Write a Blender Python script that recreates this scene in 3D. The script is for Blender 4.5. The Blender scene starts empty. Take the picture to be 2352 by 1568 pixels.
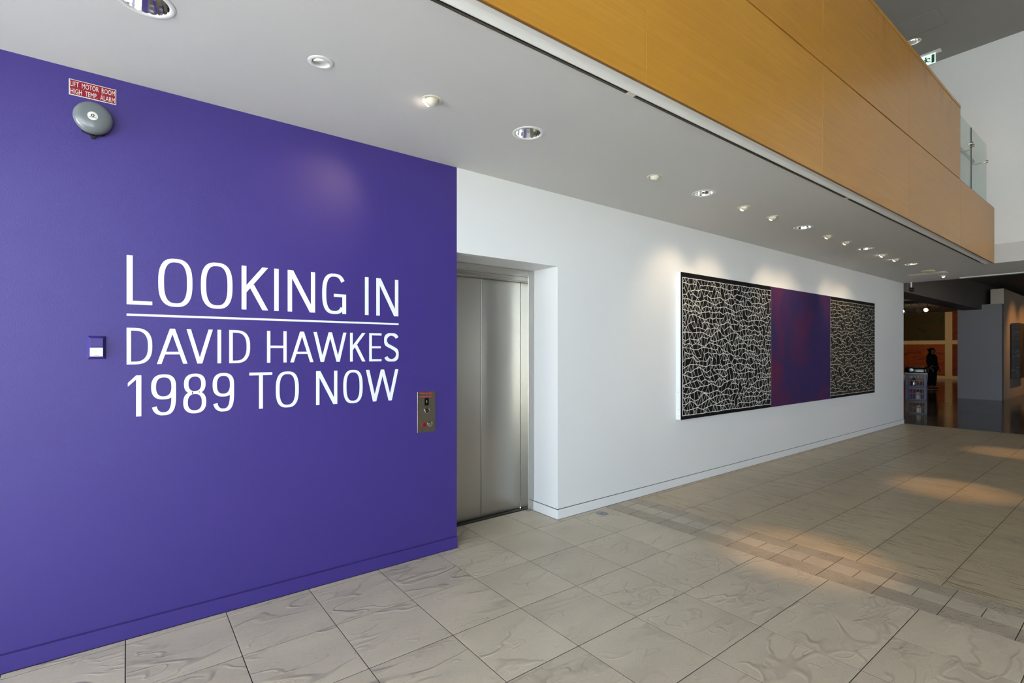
import bpy, math, random
from mathutils import Vector, Matrix
random.seed(7)
PI = math.pi
S = bpy.context.scene
C = S.collection

# ------------------------------------------------------------------ camera
# level camera 1.5 m above the floor; X runs along the lift wall, Y towards it
A_ = math.atan2(2675 - 1176, 1150.5)
cam_d = bpy.data.cameras.new('camera'); cam = bpy.data.objects.new('camera', cam_d); C.objects.link(cam)
cam_d.sensor_width = 36.0; cam_d.sensor_fit = 'HORIZONTAL'
cam_d.lens = 1150.5 / 2352 * 36.0
cam_d.shift_y = 22.0 / 2352
cam_d.clip_start = 0.05
cam.location = (0, 0, 1.5); cam.rotation_euler = (PI / 2, 0, A_ - PI / 2)
S.camera = cam

# ------------------------------------------------------------------ world, daylight, exposure
W = bpy.data.worlds.new('world'); S.world = W; W.use_nodes = True
bg = W.node_tree.nodes['Background']
bg.inputs[0].default_value = (0.82, 0.91, 1.0, 1); bg.inputs[1].default_value = 6.0
S.view_settings.view_transform = 'Standard'; S.view_settings.look = 'None'
S.view_settings.gamma = 1.0; S.view_settings.use_curve_mapping = False
S.view_settings.exposure = 0.38

sun_d = bpy.data.lights.new('sun', 'SUN'); sun_d.energy = 60.0; sun_d.angle = 0.02; sun_d.color = (1.0, 0.97, 0.93)
sun = bpy.data.objects.new('sun', sun_d); C.objects.link(sun)      # added sun: its bounce off the pavement brightens the ceiling, no direct beam enters
sun.rotation_mode = 'QUATERNION'; sun.rotation_quaternion = Vector((-0.30, -0.55, -0.78)).to_track_quat('-Z', 'Y')
def portal(loc, rot, sx, sy):          # marks a window opening so that the sky is sampled through it
    l = bpy.data.lights.new('window_daylight', 'AREA'); l.shape = 'RECTANGLE'; l.size = sx; l.size_y = sy
    l.cycles.is_portal = True
    o = bpy.data.objects.new('window_daylight', l); C.objects.link(o)
    o.location = loc; o.rotation_euler = rot
XBK = -2.4                              # glazed street front behind the camera
WX0, WX1 = -2.1, -0.3                   # glazing in the long wall opposite the lift
portal(((WX0 + WX1) / 2, -7.02, 3.15), (PI / 2, 0, 0), WX1 - WX0, 6.0)
portal((XBK - .02, -2.45, 2.07), (0, -PI / 2, 0), 4.0, 8.0)
portal((XBK - .02, 2.52, 1.43), (0, -PI / 2, 0), 2.76, 1.5)

# ------------------------------------------------------------------ helpers
def lin(c):
    return tuple((v / 255 / 12.92 if v / 255 <= 0.04045 else ((v / 255 + 0.055) / 1.055) ** 2.4) for v in c)
def rgba(c): return (*lin(c), 1.0)

class N:
    def __init__(s, name):
        s.m = bpy.data.materials.new(name); s.m.use_nodes = True
        s.t = s.m.node_tree; s.b = s.t.nodes['Principled BSDF']; s.out = s.t.nodes['Material Output']
    def n(s, kind, **kw):
        x = s.t.nodes.new('ShaderNode' + kind)
        for k, v in kw.items():
            if k in x.inputs.keys() if not k.startswith('_') else False: x.inputs[k].default_value = v
            else: setattr(x, k.lstrip('_'), v)
        return x
    def l(s, a, b): s.t.links.new(a, b)
    def ramp(s, src, stops, interp='LINEAR'):
        r = s.t.nodes.new('ShaderNodeValToRGB'); r.color_ramp.interpolation = interp
        el = r.color_ramp.elements
        while len(el) < len(stops): el.new(0.5)
        for e, (p, c) in zip(el, stops): e.position = p; e.color = c if len(c) == 4 else (*c, 1)
        s.l(src, r.inputs[0]); return r.outputs[0]
    def mapping(s, scale, coord='Object', rnd=0.0, rot=(0, 0, 0)):
        tc = s.n('TexCoord'); mp = s.n('Mapping'); mp.inputs['Scale'].default_value = scale; mp.inputs['Rotation'].default_value = rot
        if rnd:
            oi = s.n('ObjectInfo'); mu = s.n('Math', _operation='MULTIPLY'); mu.inputs[1].default_value = rnd
            s.l(oi.outputs['Random'], mu.inputs[0])
            ad = s.n('VectorMath', _operation='ADD'); s.l(tc.outputs[coord], ad.inputs[0]); s.l(mu.outputs[0], ad.inputs[1])
            s.l(ad.outputs[0], mp.inputs[0])
        else: s.l(tc.outputs[coord], mp.inputs[0])
        return mp.outputs[0]
    def noise(s, vec, scale, detail=3, rough=0.5, dist=0.0):
        x = s.t.nodes.new('ShaderNodeTexNoise'); x.inputs['Scale'].default_value = scale
        x.inputs['Detail'].default_value = detail; x.inputs['Roughness'].default_value = rough; x.inputs['Distortion'].default_value = dist
        s.l(vec, x.inputs['Vector']); return x.outputs['Fac']
    def mix(s, f, a, b, mode='MIX'):
        x = s.t.nodes.new('ShaderNodeMix'); x.data_type = 'RGBA'; x.blend_type = mode
        for sock, v in ((x.inputs[0], f), (x.inputs[6], a), (x.inputs[7], b)):
            if hasattr(v, 'type') and hasattr(v, 'node'): s.l(v, sock)
            else: sock.default_value = v if not isinstance(v, tuple) else (v if len(v) == 4 else (*v, 1))
        return x.outputs[2]
    def bump(s, h, strength=0.3, dist=0.01, prev=None):
        x = s.t.nodes.new('ShaderNodeBump'); x.inputs['Strength'].default_value = strength; x.inputs['Distance'].default_value = dist
        s.l(h, x.inputs['Height'])
        if prev: s.l(prev, x.inputs['Normal'])
        return x.outputs[0]

M = {}
def plain(name, col, rough=0.5, metal=0.0, spec=0.5, emis=None, es=0.0, coat=0.0):
    k = N(name); b = k.b
    b.inputs['Base Color'].default_value = rgba(col); b.inputs['Roughness'].default_value = rough
    b.inputs['Metallic'].default_value = metal; b.inputs['Specular IOR Level'].default_value = spec
    b.inputs['Coat Weight'].default_value = coat
    if emis: b.inputs['Emission Color'].default_value = rgba(emis); b.inputs['Emission Strength'].default_value = es
    M[name] = k.m; return k
def paint(name, col, rough, bump=0.12, scale=260, var=0.04):
    k = plain(name, col, rough)
    v = k.mapping((1, 1, 1))
    n1 = k.noise(v, scale, 2, 0.6)
    k.l(k.bump(n1, bump, 0.004), k.b.inputs['Normal'])
    n2 = k.noise(v, 1.3, 4, 0.6)
    c = lin(col)
    k.l(k.mix(n2, tuple(x * (1 - var) for x in c), tuple(min(1, x * (1 + var)) for x in c)), k.b.inputs['Base Color'])
paint('purple_paint', (60, 46, 126), 0.42, 0.22, 190)
paint('white_paint', (226, 227, 229), 0.55, 0.05, 220, 0.015)
paint('ceiling_paint', (202, 201, 200), 0.75, 0.02, 200, 0.02)
paint('gallery_paint', (225, 215, 196), 0.6, 0.05, 200, 0.02)
paint('gallery_paint_shaded', (160, 157, 162), 0.6, 0.05, 200, 0.02)  # white partition end, its shade put into a greyer colour
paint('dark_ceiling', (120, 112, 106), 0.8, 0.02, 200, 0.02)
plain('white_metal', (226, 226, 224), 0.35)
plain('white_gloss', (232, 233, 232), 0.22)
plain('vinyl_white', (236, 238, 244), 0.5)
plain('black_metal', (18, 18, 18), 0.45)
plain('black_gloss', (10, 10, 11), 0.18)
plain('dark_slot', (30, 28, 22), 0.6)
plain('olive_slat', (118, 112, 96), 0.4, 0.3)
plain('silver', (235, 235, 232), 0.08, 1.0)
plain('dull_silver', (150, 152, 156), 0.35, 1.0)
plain('chrome', (210, 205, 195), 0.12, 1.0)
plain('bell_grey', (108, 114, 118), 0.22, 0.0, 0.5, coat=0.3)
plain('badge_white', (225, 226, 220), 0.4)
plain('sign_red', (140, 2, 30), 0.35)
plain('print_red', (190, 45, 55), 0.5)
plain('print_dark', (45, 45, 40), 0.5)
plain('button_red', (150, 18, 26), 0.3)
plain('display_digit', (150, 150, 60), 0.5, emis=(190, 190, 70), es=0.02)
plain('wood_edge', (122, 82, 32), 0.5)
plain('exit_white', (240, 245, 244), 0.4, emis=(225, 240, 240), es=0.55)
plain('exit_green', (0, 104, 58), 0.4, emis=(0, 104, 58), es=0.12)
plain('lamp_warm', (255, 240, 215), 0.4, emis=(255, 220, 170), es=5.0)
plain('lamp_hot', (255, 240, 225), 0.4, emis=(255, 236, 215), es=30.0)
plain('lamp_off', (205, 205, 200), 0.25)
plain('cream_metal', (214, 208, 192), 0.4)
plain('crate_blue', (52, 66, 104), 0.4)
plain('crate_black', (26, 27, 30), 0.4)
plain('cloth_black', (12, 12, 15), 0.85)
plain('cloth_dark', (17, 17, 20), 0.9)
plain('hair_dark', (20, 14, 11), 0.6)
plain('skin', (164, 118, 92), 0.55)
plain('shoe_white', (196, 196, 196), 0.5)
plain('concrete_grout', (78, 68, 54), 0.9)
plain('canvas_white', (232, 235, 236), 0.6)
plain('stroke_white', (222, 221, 214), 0.6)
plain('stroke_grey', (196, 196, 191), 0.6)
plain('stroke_soft', (188, 182, 168), 0.65)
plain('stroke_dim', (128, 122, 110), 0.7)
plain('paint_black', (15, 14, 16), 0.75, spec=0.15)
plain('yellow_plastic', (190, 178, 116), 0.5)
plain('threshold', (70, 66, 58), 0.45, 0.8)
plain('lobby_light_absorber', (84, 66, 48), 0.6)  # dark tone invented for the unseen wall, to cut bounced light
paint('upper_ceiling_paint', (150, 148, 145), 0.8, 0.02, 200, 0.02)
plain('pavement', (176, 176, 172), 0.9)

# brushed stainless steel
def steel(name, col, rough, sc):
    k = plain(name, col, rough, 1.0)
    v = k.mapping(sc); n = k.noise(v, 3.0, 5, 0.7)
    k.l(k.ramp(n, [(0.25, (rough - 0.015,) * 3), (0.75, (rough + 0.02,) * 3)]), k.b.inputs['Roughness'])
    c = lin(col)
    k.l(k.mix(n, tuple(x * 0.975 for x in c), tuple(x * 1.02 for x in c)), k.b.inputs['Base Color'])
    k.b.inputs['Anisotropic'].default_value = 0.5
steel('steel_door', (176, 173, 166), 0.33, (260, 260, 1.2))
steel('steel_frame', (188, 186, 180), 0.25, (120, 120, 1.0))
steel('steel_plate', (150, 144, 132), 0.3, (1.2, 100, 220))

# beige cleft-stone porcelain tile
def tile(name, base, dark, sc, rot, cre=1.0, rough=0.36, dens=1.0, va=1.0):
    """cleft-stone relief: short soft wrinkles in patches, fine grain, faint tone drift"""
    k = plain(name, base, rough)
    v = k.mapping(sc, 'Object', 61.0, rot)
    drift = k.noise(v, 2.2, 3, 0.5, 0.3)
    def wrinkle(scale, dist, lo, hi, wid):
        n_ = k.noise(v, scale * dens, 2.0, 0.45, dist)
        su = k.n('Math', _operation='SUBTRACT'); k.l(n_, su.inputs[0]); su.inputs[1].default_value = 0.5
        mr = k.n('MapRange', _interpolation_type='SMOOTHSTEP'); k.l(su.outputs[0], mr.inputs[0])
        mr.inputs[1].default_value = -wid; mr.inputs[2].default_value = wid * .35
        ab = k.n('Math', _operation='ABSOLUTE'); k.l(su.outputs[0], ab.inputs[0])
        cr = k.n('MapRange', _interpolation_type='SMOOTHSTEP'); k.l(ab.outputs[0], cr.inputs[0])
        cr.inputs[1].default_value = wid; cr.inputs[2].default_value = 0.0
        ms = k.ramp(k.noise(v, scale * .55 * dens + .3, 2, 0.5, 0.4), [(lo, (0, 0, 0)), (hi, (1, 1, 1))])
        mu = k.n('Math', _operation='MULTIPLY'); k.l(cr.outputs[0], mu.inputs[0]); k.l(ms, mu.inputs[1])
        return mu.outputs[0]
    w1 = wrinkle(2.6, 0.35, 0.42, 0.56, 0.04)
    w2 = wrinkle(5.2, 0.5, 0.48, 0.60, 0.045)
    grain = k.noise(v, 70, 4, 0.65); mid = k.noise(v, 9, 3, 0.6, 0.5)
    b0 = k.bump(mid, 0.16 * cre, 0.014)
    b1 = k.bump(w1, 0.5 * cre, 0.008, b0)
    b2 = k.bump(w2, 0.42 * cre, 0.006, b1)
    k.l(k.bump(grain, 0.08, 0.002, b2), k.b.inputs['Normal'])
    a, d = lin(base), lin(dark)
    col = k.mix(k.ramp(drift, [(0.3, (0, 0, 0)), (0.72, (1, 1, 1))]), tuple(x * 0.88 for x in a), tuple(x * 1.07 for x in a))
    for w_, amt in ((w1, min(.9, .20 * va)), (w2, min(.9, .14 * va))):
        q = k.n('Math', _operation='MULTIPLY'); k.l(w_, q.inputs[0]); q.inputs[1].default_value = amt
        col = k.mix(q.outputs[0], col, d)
    col = k.mix(k.ramp(grain, [(0.34, (0.22,) * 3), (0.46, (0, 0, 0))]), col, d)
    oi = k.n('ObjectInfo'); hs = k.n('HueSaturation')
    mr = k.n('MapRange'); mr.inputs[3].default_value = 0.95; mr.inputs[4].default_value = 1.04
    k.l(oi.outputs['Random'], mr.inputs[0]); k.l(mr.outputs[0], hs.inputs['Value']); k.l(col, hs.inputs['Color'])
    k.l(hs.outputs[0], k.b.inputs['Base Color'])
tile('stone_tile', (194, 180, 158), (128, 112, 92), (0.8, 1.7, 1.0), (0, 0, 0.22), 0.9)
tile('stone_tile_streaked', (180, 163, 134), (112, 96, 72), (4.4, 0.7, 1.0), (0, 0, 0.05), 1.3, 0.33, 1.0, 2.2)
tile('mosaic_dark', (164, 151, 132), (104, 92, 76), (3.0, 3.0, 1), (0, 0, 0.2), 0.8, 0.4, 1.6)
tile('mosaic_light', (184, 172, 152), (140, 126, 106), (2.2, 2.2, 1), (0, 0, 0.2), 0.5, 0.36)
# lobby floor outside the laid tiles: same tile in print
k = plain('floor_base', (168, 157, 138), 0.5)
# polished concrete
k = plain('polished_concrete', (58, 52, 46), 0.12)
v = k.mapping((1, 1, 1)); n = k.noise(v, 1.1, 6, 0.65)
k.l(k.mix(n, lin((46, 42, 38)), lin((74, 66, 58))), k.b.inputs['Base Color'])
k.l(k.ramp(n, [(0.3, (0.09,) * 3), (0.7, (0.16,) * 3)]), k.b.inputs['Roughness'])

# honey maple veneer
k = plain('maple_veneer', (196, 146, 62), 0.34)
v = k.mapping((0.7, 8, 26), 'Object', 31.0); n = k.noise(v, 2.2, 6, 0.62, 0.25)
v2 = k.mapping((0.5, 1, 1.4), 'Object', 17.0); n2 = k.noise(v2, 1.2, 3, 0.5)
c1 = k.mix(k.ramp(n, [(0.3, (0, 0, 0)), (0.72, (1, 1, 1))]), lin((180, 127, 42)), lin((194, 142, 54)))
c2 = k.mix(k.ramp(n2, [(0.3, (0, 0, 0)), (0.75, (0.5,) * 3)]), c1, lin((170, 118, 38)))
k.l(c2, k.b.inputs['Base Color'])
# water-stained veneer for the upper row
k = plain('maple_stained', (196, 146, 62), 0.32)
v = k.mapping((0.7, 8, 26), 'Object', 31.0); n = k.noise(v, 2.2, 6, 0.62, 0.25)
c1 = k.mix(k.ramp(n, [(0.3, (0, 0, 0)), (0.72, (1, 1, 1))]), lin((176, 122, 38)), lin((190, 138, 50)))
v3 = k.mapping((7, 1, 2.6), 'Object', 53.0); n3 = k.noise(v3, 0.9, 2, 0.4)
tc = k.n('TexCoord'); sx = k.n('SeparateXYZ'); k.l(tc.outputs['Object'], sx.inputs[0])
hi = k.n('MapRange'); hi.inputs[1].default_value = 0.05; hi.inputs[2].default_value = 0.42; k.l(sx.outputs[2], hi.inputs[0])
mu = k.n('Math', _operation='MULTIPLY'); k.l(k.ramp(n3, [(0.56, (0, 0, 0)), (0.63, (1, 1, 1))]), mu.inputs[0]); k.l(hi.outputs[0], mu.inputs[1])
mu2 = k.n('Math', _operation='MULTIPLY'); k.l(mu.outputs[0], mu2.inputs[0]); mu2.inputs[1].default_value = 0.35
k.l(k.mix(mu2.outputs[0], c1, lin((140, 94, 30))), k.b.inputs['Base Color'])

# abstract canvases
def canvas(name, cols, sc, scale, dist, rough=0.6):
    k = plain(name, cols[0], rough)
    v = k.mapping(sc); n = k.noise(v, scale, 6, 0.62, dist)
    m_ = len(cols)
    k.l(k.ramp(n, [(0.28 + 0.46 * i / (m_ - 1), lin(c)) for i, c in enumerate(cols)]), k.b.inputs['Base Color'])
    k.l(k.bump(n, 0.2, 0.01), k.b.inputs['Normal'])
canvas('green_abstract', [(14, 18, 14), (30, 36, 14), (44, 54, 22), (70, 38, 20), (36, 52, 26), (80, 72, 24)], (1, 1.2, 1.6), 1.6, 1.2)
canvas('orange_abstract', [(104, 20, 14), (134, 46, 16), (166, 80, 26), (120, 34, 16), (196, 116, 48)], (1, 0.9, 3.2), 1.3, 0.8)
canvas('red_abstract', [(90, 12, 10), (130, 30, 14), (60, 10, 10)], (1, 2, 2), 2.0, 0.6)
canvas('dark_landscape', [(70, 66, 56), (104, 92, 66), (56, 54, 52), (120, 104, 70)], (3.5, 1, 0.7), 1.6, 0.6)
canvas('dark_landscape_edge', [(90, 92, 100), (54, 56, 62), (120, 122, 128)], (1, 1, 3.0), 4, 0.5)
# violet field of fine vertical brush lines
k = plain('violet_field', (70, 44, 110), 0.75, spec=0.2)
v = k.mapping((1, 1, 1)); v1 = k.mapping((70, 1, 2.0)); v2 = k.mapping((1.0, 1, 0.8))
fine = k.noise(v1, 2.0, 4, 0.7); big = k.noise(v2, 1.5, 3, 0.5, 0.3)
c = k.mix(k.ramp(big, [(0.47, (0, 0, 0)), (0.68, (1, 1, 1))]), lin((44, 34, 84)), lin((96, 26, 56)))
c = k.mix(k.ramp(fine, [(0.3, (0, 0, 0)), (0.75, (0.75,) * 3)]), c, lin((58, 44, 94)))
k.l(c, k.b.inputs['Base Color']); k.l(k.bump(fine, 0.3, 0.004), k.b.inputs['Normal'])

# architectural glass: clear transmission with a Fresnel reflection, faint green tint
def glass(name, tint, refl=1.0):
    k = N(name); k.t.nodes.remove(k.b)
    tr = k.n('BsdfTransparent'); tr.inputs[0].default_value = (*tint, 1)
    gl = k.n('BsdfGlossy'); gl.inputs['Roughness'].default_value = 0.02
    fr = k.n('Fresnel'); fr.inputs[0].default_value = 1.45
    ge = k.n('NewGeometry'); iv = k.n('Math', _operation='SUBTRACT'); iv.inputs[0].default_value = 1.0; k.l(ge.outputs['Backfacing'], iv.inputs[1])
    mf = k.n('Math', _operation='MULTIPLY'); k.l(fr.outputs[0], mf.inputs[0]); k.l(iv.outputs[0], mf.inputs[1])
    mx = k.n('MixShader'); k.l(mf.outputs[0], mx.inputs[0]); k.l(tr.outputs[0], mx.inputs[1]); k.l(gl.outputs[0], mx.inputs[2])
    k.l(mx.outputs[0], k.out.inputs[0]); M[name] = k.m
glass('green_glass', (0.87, 0.945, 0.93))
glass('window_glass', (0.96, 0.98, 0.98))

# ------------------------------------------------------------------ mesh builder
class MB:
    def __init__(s): s.v = []; s.f = []; s.mi = []
    def add(s, vs, fs, m=0):
        o = len(s.v); s.v += [tuple(v) for v in vs]; s.f += [tuple(i + o for i in f) for f in fs]; s.mi += [m] * len(fs); return s
    def box(s, a, b, m=0):
        x0, y0, z0 = a; x1, y1, z1 = b
        return s.add([(x0,y0,z0),(x1,y0,z0),(x1,y1,z0),(x0,y1,z0),(x0,y0,z1),(x1,y0,z1),(x1,y1,z1),(x0,y1,z1)],
                     [(0,3,2,1),(4,5,6,7),(0,1,5,4),(1,2,6,5),(2,3,7,6),(3,0,4,7)], m)
    def bbox(s, a, b, c=0.003, m=0):
        """box with chamfered edges"""
        x0,y0,z0=a; x1,y1,z1=b; vs=[]; 
        for X,sx in ((x0,1),(x1,-1)):
            for Y,sy in ((y0,1),(y1,-1)):
                for Z,sz in ((z0,1),(z1,-1)):
                    vs += [(X, Y+sy*c, Z+sz*c), (X+sx*c, Y, Z+sz*c), (X+sx*c, Y+sy*c, Z)]
        i=lambda x,y,z,k:(x*4+y*2+z)*3+k
        fs=[]
        fs.append((i(0,0,0,0),i(0,0,1,0),i(0,1,1,0),i(0,1,0,0))); fs.append((i(1,0,0,0),i(1,1,0,0),i(1,1,1,0),i(1,0,1,0)))
        fs.append((i(0,0,0,1),i(1,0,0,1),i(1,0,1,1),i(0,0,1,1))); fs.append((i(0,1,0,1),i(0,1,1,1),i(1,1,1,1),i(1,1,0,1)))
        fs.append((i(0,0,0,2),i(0,1,0,2),i(1,1,0,2),i(1,0,0,2))); fs.append((i(0,0,1,2),i(1,0,1,2),i(1,1,1,2),i(0,1,1,2)))
        for x in (0,1):
            for y in (0,1): 
                fs.append((i(x,y,0,0),i(x,y,0,1),i(x,y,1,1),i(x,y,1,0)))
        for x in (0,1):
            for z in (0,1): fs.append((i(x,0,z,0),i(x,1,z,0),i(x,1,z,2),i(x,0,z,2)))
        for y in (0,1):
            for z in (0,1): fs.append((i(0,y,z,1),i(1,y,z,1),i(1,y,z,2),i(0,y,z,2)))
        for x in (0,1):
            for y in (0,1):
                for z in (0,1): fs.append((i(x,y,z,0),i(x,y,z,1),i(x,y,z,2)))
        return s.add(vs, fs, m)
    def lathe(s, prof, seg=32, mat=Matrix.Identity(4), m=0, cap0=False, cap1=False):
        """prof = [(r, h)] turned about local Z"""
        vs=[]; n=len(prof)
        for r,h in prof:
            for j in range(seg):
                a=2*PI*j/seg; vs.append(tuple(mat @ Vector((r*math.cos(a), r*math.sin(a), h))))
        fs=[(i*seg+j, i*seg+(j+1)%seg, (i+1)*seg+(j+1)%seg, (i+1)*seg+j) for i in range(n-1) for j in range(seg)]
        if cap0: fs.append(tuple(range(seg)))
        if cap1: fs.append(tuple((n-1)*seg+j for j in range(seg))[::-1])
        return s.add(vs, fs, m)
    def tube(s, pts, r, seg=8, m=0, cap=True):
        pts=[Vector(p) for p in pts]; vs=[]
        up=Vector((0,0,1))
        for i,p in enumerate(pts):
            t=(pts[min(i+1,len(pts)-1)]-pts[max(i-1,0)]).normalized()
            u=t.cross(up); 
            if u.length<1e-3: u=t.cross(Vector((1,0,0)))
            u.normalize(); w=u.cross(t)
            rr=r[i] if isinstance(r,(list,tuple)) else r
            for j in range(seg):
                a=2*PI*j/seg; vs.append(tuple(p+rr*(math.cos(a)*u+math.sin(a)*w)))
        n=len(pts)
        fs=[(i*seg+j, i*seg+(j+1)%seg, (i+1)*seg+(j+1)%seg, (i+1)*seg+j) for i in range(n-1) for j in range(seg)]
        if cap: fs += [tuple(range(seg))[::-1], tuple((n-1)*seg+j for j in range(seg))]
        return s.add(vs, fs, m)
    def prism(s, poly, y0, y1, m=0):
        """poly in (x,z), extruded from y0 (front, towards -Y) to y1"""
        n=len(poly)
        a=sum(poly[i][0]*poly[(i+1)%n][1]-poly[(i+1)%n][0]*poly[i][1] for i in range(n))
        if a<0: poly=poly[::-1]
        vs=[(x,y0,z) for x,z in poly]+[(x,y1,z) for x,z in poly]
        fs=[tuple(range(n)), tuple(range(2*n-1,n-1,-1))]+[(i,i+n,(i+1)%n+n,(i+1)%n) for i in range(n)]
        return s.add(vs, fs, m)
    def mesh(s, name, mats, smooth=None):
        me=bpy.data.meshes.new(name); me.from_pydata(s.v, [], s.f)
        for m in (mats if isinstance(mats,(list,tuple)) else [mats]): me.materials.append(M[m])
        if any(s.mi): me.polygons.foreach_set('material_index', s.mi)
        if smooth:
            me.polygons.foreach_set('use_smooth', [True]*len(me.polygons)); me.set_sharp_from_angle(angle=math.radians(smooth))
        me.update(); return me
    def build(s, name, mats, parent=None, smooth=None, loc=None):
        o=bpy.data.objects.new(name, s.mesh(name, mats, smooth)); C.objects.link(o)
        if parent: o.parent=parent
        if loc is not None: o.location=loc
        return o
def box(a,b): return MB().box(a,b)
def bbox(a,b,c=.003): return MB().bbox(a,b,c)
def empty(name, loc, rot=(0,0,0)):
    o=bpy.data.objects.new(name, None); C.objects.link(o); o.location=loc; o.rotation_euler=rot; o.empty_display_size=.1; return o
def tag(o, label, cat, group=None):
    o['label']=label; o['category']=cat
    if group: o['group']=group
    return o
def struct(o): o['kind']='structure'; return o
def rotX(a): return Matrix.Rotation(a,4,'X')
def spot(name, loc, target, power, angle, blend, col, parent=None, r=0.03):
    l=bpy.data.lights.new(name,'SPOT'); l.energy=power; l.spot_size=math.radians(angle); l.spot_blend=blend; l.color=lin(col); l.shadow_soft_size=r
    o=bpy.data.objects.new(name,l); C.objects.link(o)
    d=(Vector(target)-Vector(loc)).normalized(); o.rotation_mode='QUATERNION'; o.rotation_quaternion=d.to_track_quat('-Z','Y')
    o.location=Vector(loc)-(Vector(parent.location) if parent else Vector((0,0,0)))
    if parent: o.parent=parent
    return o

# ------------------------------------------------------------------ room shell
YW=3.30; ZC=2.905; YM=1.66; ZU=6.46; XE=12.78; XU=11.01
rows0=1.343-.4735*5; xs0=3.652-.4575*11
# floor slab with separately laid tiles
floor=struct(box((XBK-.25,-7.3,-0.25),(XE,3.76,-0.004)).build('floor','concrete_grout'))
box((XBK,-7.0,-.0039),(XU,rows0,-.0002)).build('floor_screed','floor_base',floor)
box((XBK,rows0+.001,-.0039),(xs0,YW-.02,-.0002)).build('floor_screed','floor_base',floor)
gfl=struct(box((XE,-5.0,-0.25),(36.5,12.2,0.0)).build('floor_gallery','polished_concrete'))
def tile_mesh(w,d,mt,c=.0008):
    b=MB(); h0=-.004; a=w/2; e=d/2
    vs=[(-a,-e,h0),(a,-e,h0),(a,e,h0),(-a,e,h0),(-a,-e,-c),(a,-e,-c),(a,e,-c),(-a,e,-c),(-a+c,-e+c,0),(a-c,-e+c,0),(a-c,e-c,0),(-a+c,e-c,0)]
    fs=[(8,9,10,11)]
    for i in range(4):
        j=(i+1)%4; fs.append((i,j,j+4,i+4)); fs.append((i+4,j+4,j+8,i+8))
    b.add(vs,fs); b.mi=[0]+[1,0]*4; return b.mesh('floor_tile',[mt,'concrete_grout'])
cache={}
def lay(name,x0,x1,y0,y1,mt,gx=.004,gy=.004):
    w=round(x1-x0-gx,4); d=round(y1-y0-gy,4); key=(w,d,mt)
    if key not in cache: cache[key]=tile_mesh(w,d,mt)
    o=bpy.data.objects.new(name,cache[key]); C.objects.link(o); o.location=((x0+x1)/2,(y0+y1)/2,random.uniform(-.0006,0)); o.parent=floor
    return o
PX,PY=.4575,.4735
rows=[1.343+PY*i for i in range(-5,5)]           # joints running along the wall
xs=[3.652-PX*i for i in range(11,-1,-1)]
YB=3.284
for i in range(len(xs)-1):
    for j in range(len(rows)-1): lay('floor_tile',xs[i],xs[i+1],rows[j],rows[j+1],'stone_tile')
    if not (xs[i+1]>1.99 and xs[i]<3.05): lay('floor_tile',xs[i],xs[i+1],rows[-1],YB+.002,'stone_tile')
# inside the lift recess
for a,b in ((2.003,xs[-4]),(xs[-4],xs[-3]),(xs[-3],3.03)):
    lay('floor_tile',a,b,rows[-1],3.68,'stone_tile'); 
lay('floor_tile',1.822,2.003,rows[-1],YB+.002,'stone_tile'); lay('floor_tile',3.03,xs[-2],rows[-1],YB+.002,'stone_tile')
# mosaic border
bx=[3.652,3.826,3.978,4.137]; P3=.3165
yk=[2.056+P3*i for i in range(-9,5)]
for j in range(len(yk)-1):
    y0,y1=yk[j],yk[j+1]; t=min(y1,YB)
    if y0>=YB-.02: continue
    lay('border_tile',bx[0],bx[1],y0,t,'mosaic_dark',.001); lay('border_tile',bx[2],bx[3],y0,t,'mosaic_dark',.001)
    ym=(y0+y1)/2
    lay('border_tile',bx[1],bx[2],y0,min(ym,t),'mosaic_light',.001)
    if t>ym+.02: lay('border_tile',bx[1],bx[2],ym,t,'mosaic_light',.001)
# far field: longer tiles
xf=[4.137,4.75]+[4.75+.9045*i for i in range(1,9)]+[XE]
for i in range(len(xf)-1):
    for j in range(len(rows)-1): lay('floor_tile',xf[i],xf[i+1],rows[j],rows[j+1],'stone_tile_streaked',.0022)
    lay('floor_tile',xf[i],xf[i+1],rows[-1],YB+.002,'stone_tile_streaked',.0022)

# lift wall: purple part, white part, lintel over the lift recess
struct(box((XBK-.25,YW,0),(2.0,3.75,3.2)).build('wall_left','purple_paint'))
w=MB().box((3.046,YW,0),(XE,3.75,3.2)); struct(w.build('wall_left','white_paint'))
struct(box((2.0,YW,2.256),(3.046,3.75,3.2)).build('wall_left','white_paint'))
struct(box((1.5,3.77,0),(3.6,3.9,3.2)).build('wall_shaft','white_paint'))
struct(box((XBK-.25,YW,3.2),(XU,3.5,ZU+.02)).build('wall_left_upper','white_paint'))
# baseboards: a board under a thin strip, coloured dark for the groove's shade
def skirting(name,x0,x1,mt,seams=()):
    r=empty(name,(x0,YW,0)); struct(r)
    ed=[x0]+list(seams)+[x1]
    for a,b in zip(ed[:-1],ed[1:]):
        bbox((a+.0012-x0,-.012,0),(b-.0012-x0,-.0002,.084),.0015).build('skirting_board',mt,r)
    box((0,-.0018,.084),(x1-x0,-.0002,.0885)).build('groove_shade_strip','dark_slot' if mt!='purple_paint' else 'purple_groove_shade',r)
plain('purple_groove_shade',(38,28,84),0.7)  # purple paint darkened to hold the groove's shade
skirting('baseboard_left',XBK,2.0,'purple_paint')
skirting('baseboard_left',3.046,XE,'white_paint',(8.03,9.26))
r=empty('baseboard_recess',(3.046,YW,0)); struct(r)
bbox((-.012,-.012,0),(-.0002,.325,.084),.0015).build('skirting_board','white_paint',r)
box((-.0018,0,.084),(-.0002,.325,.0885)).build('groove_shade_strip','dark_slot',r)

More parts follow.
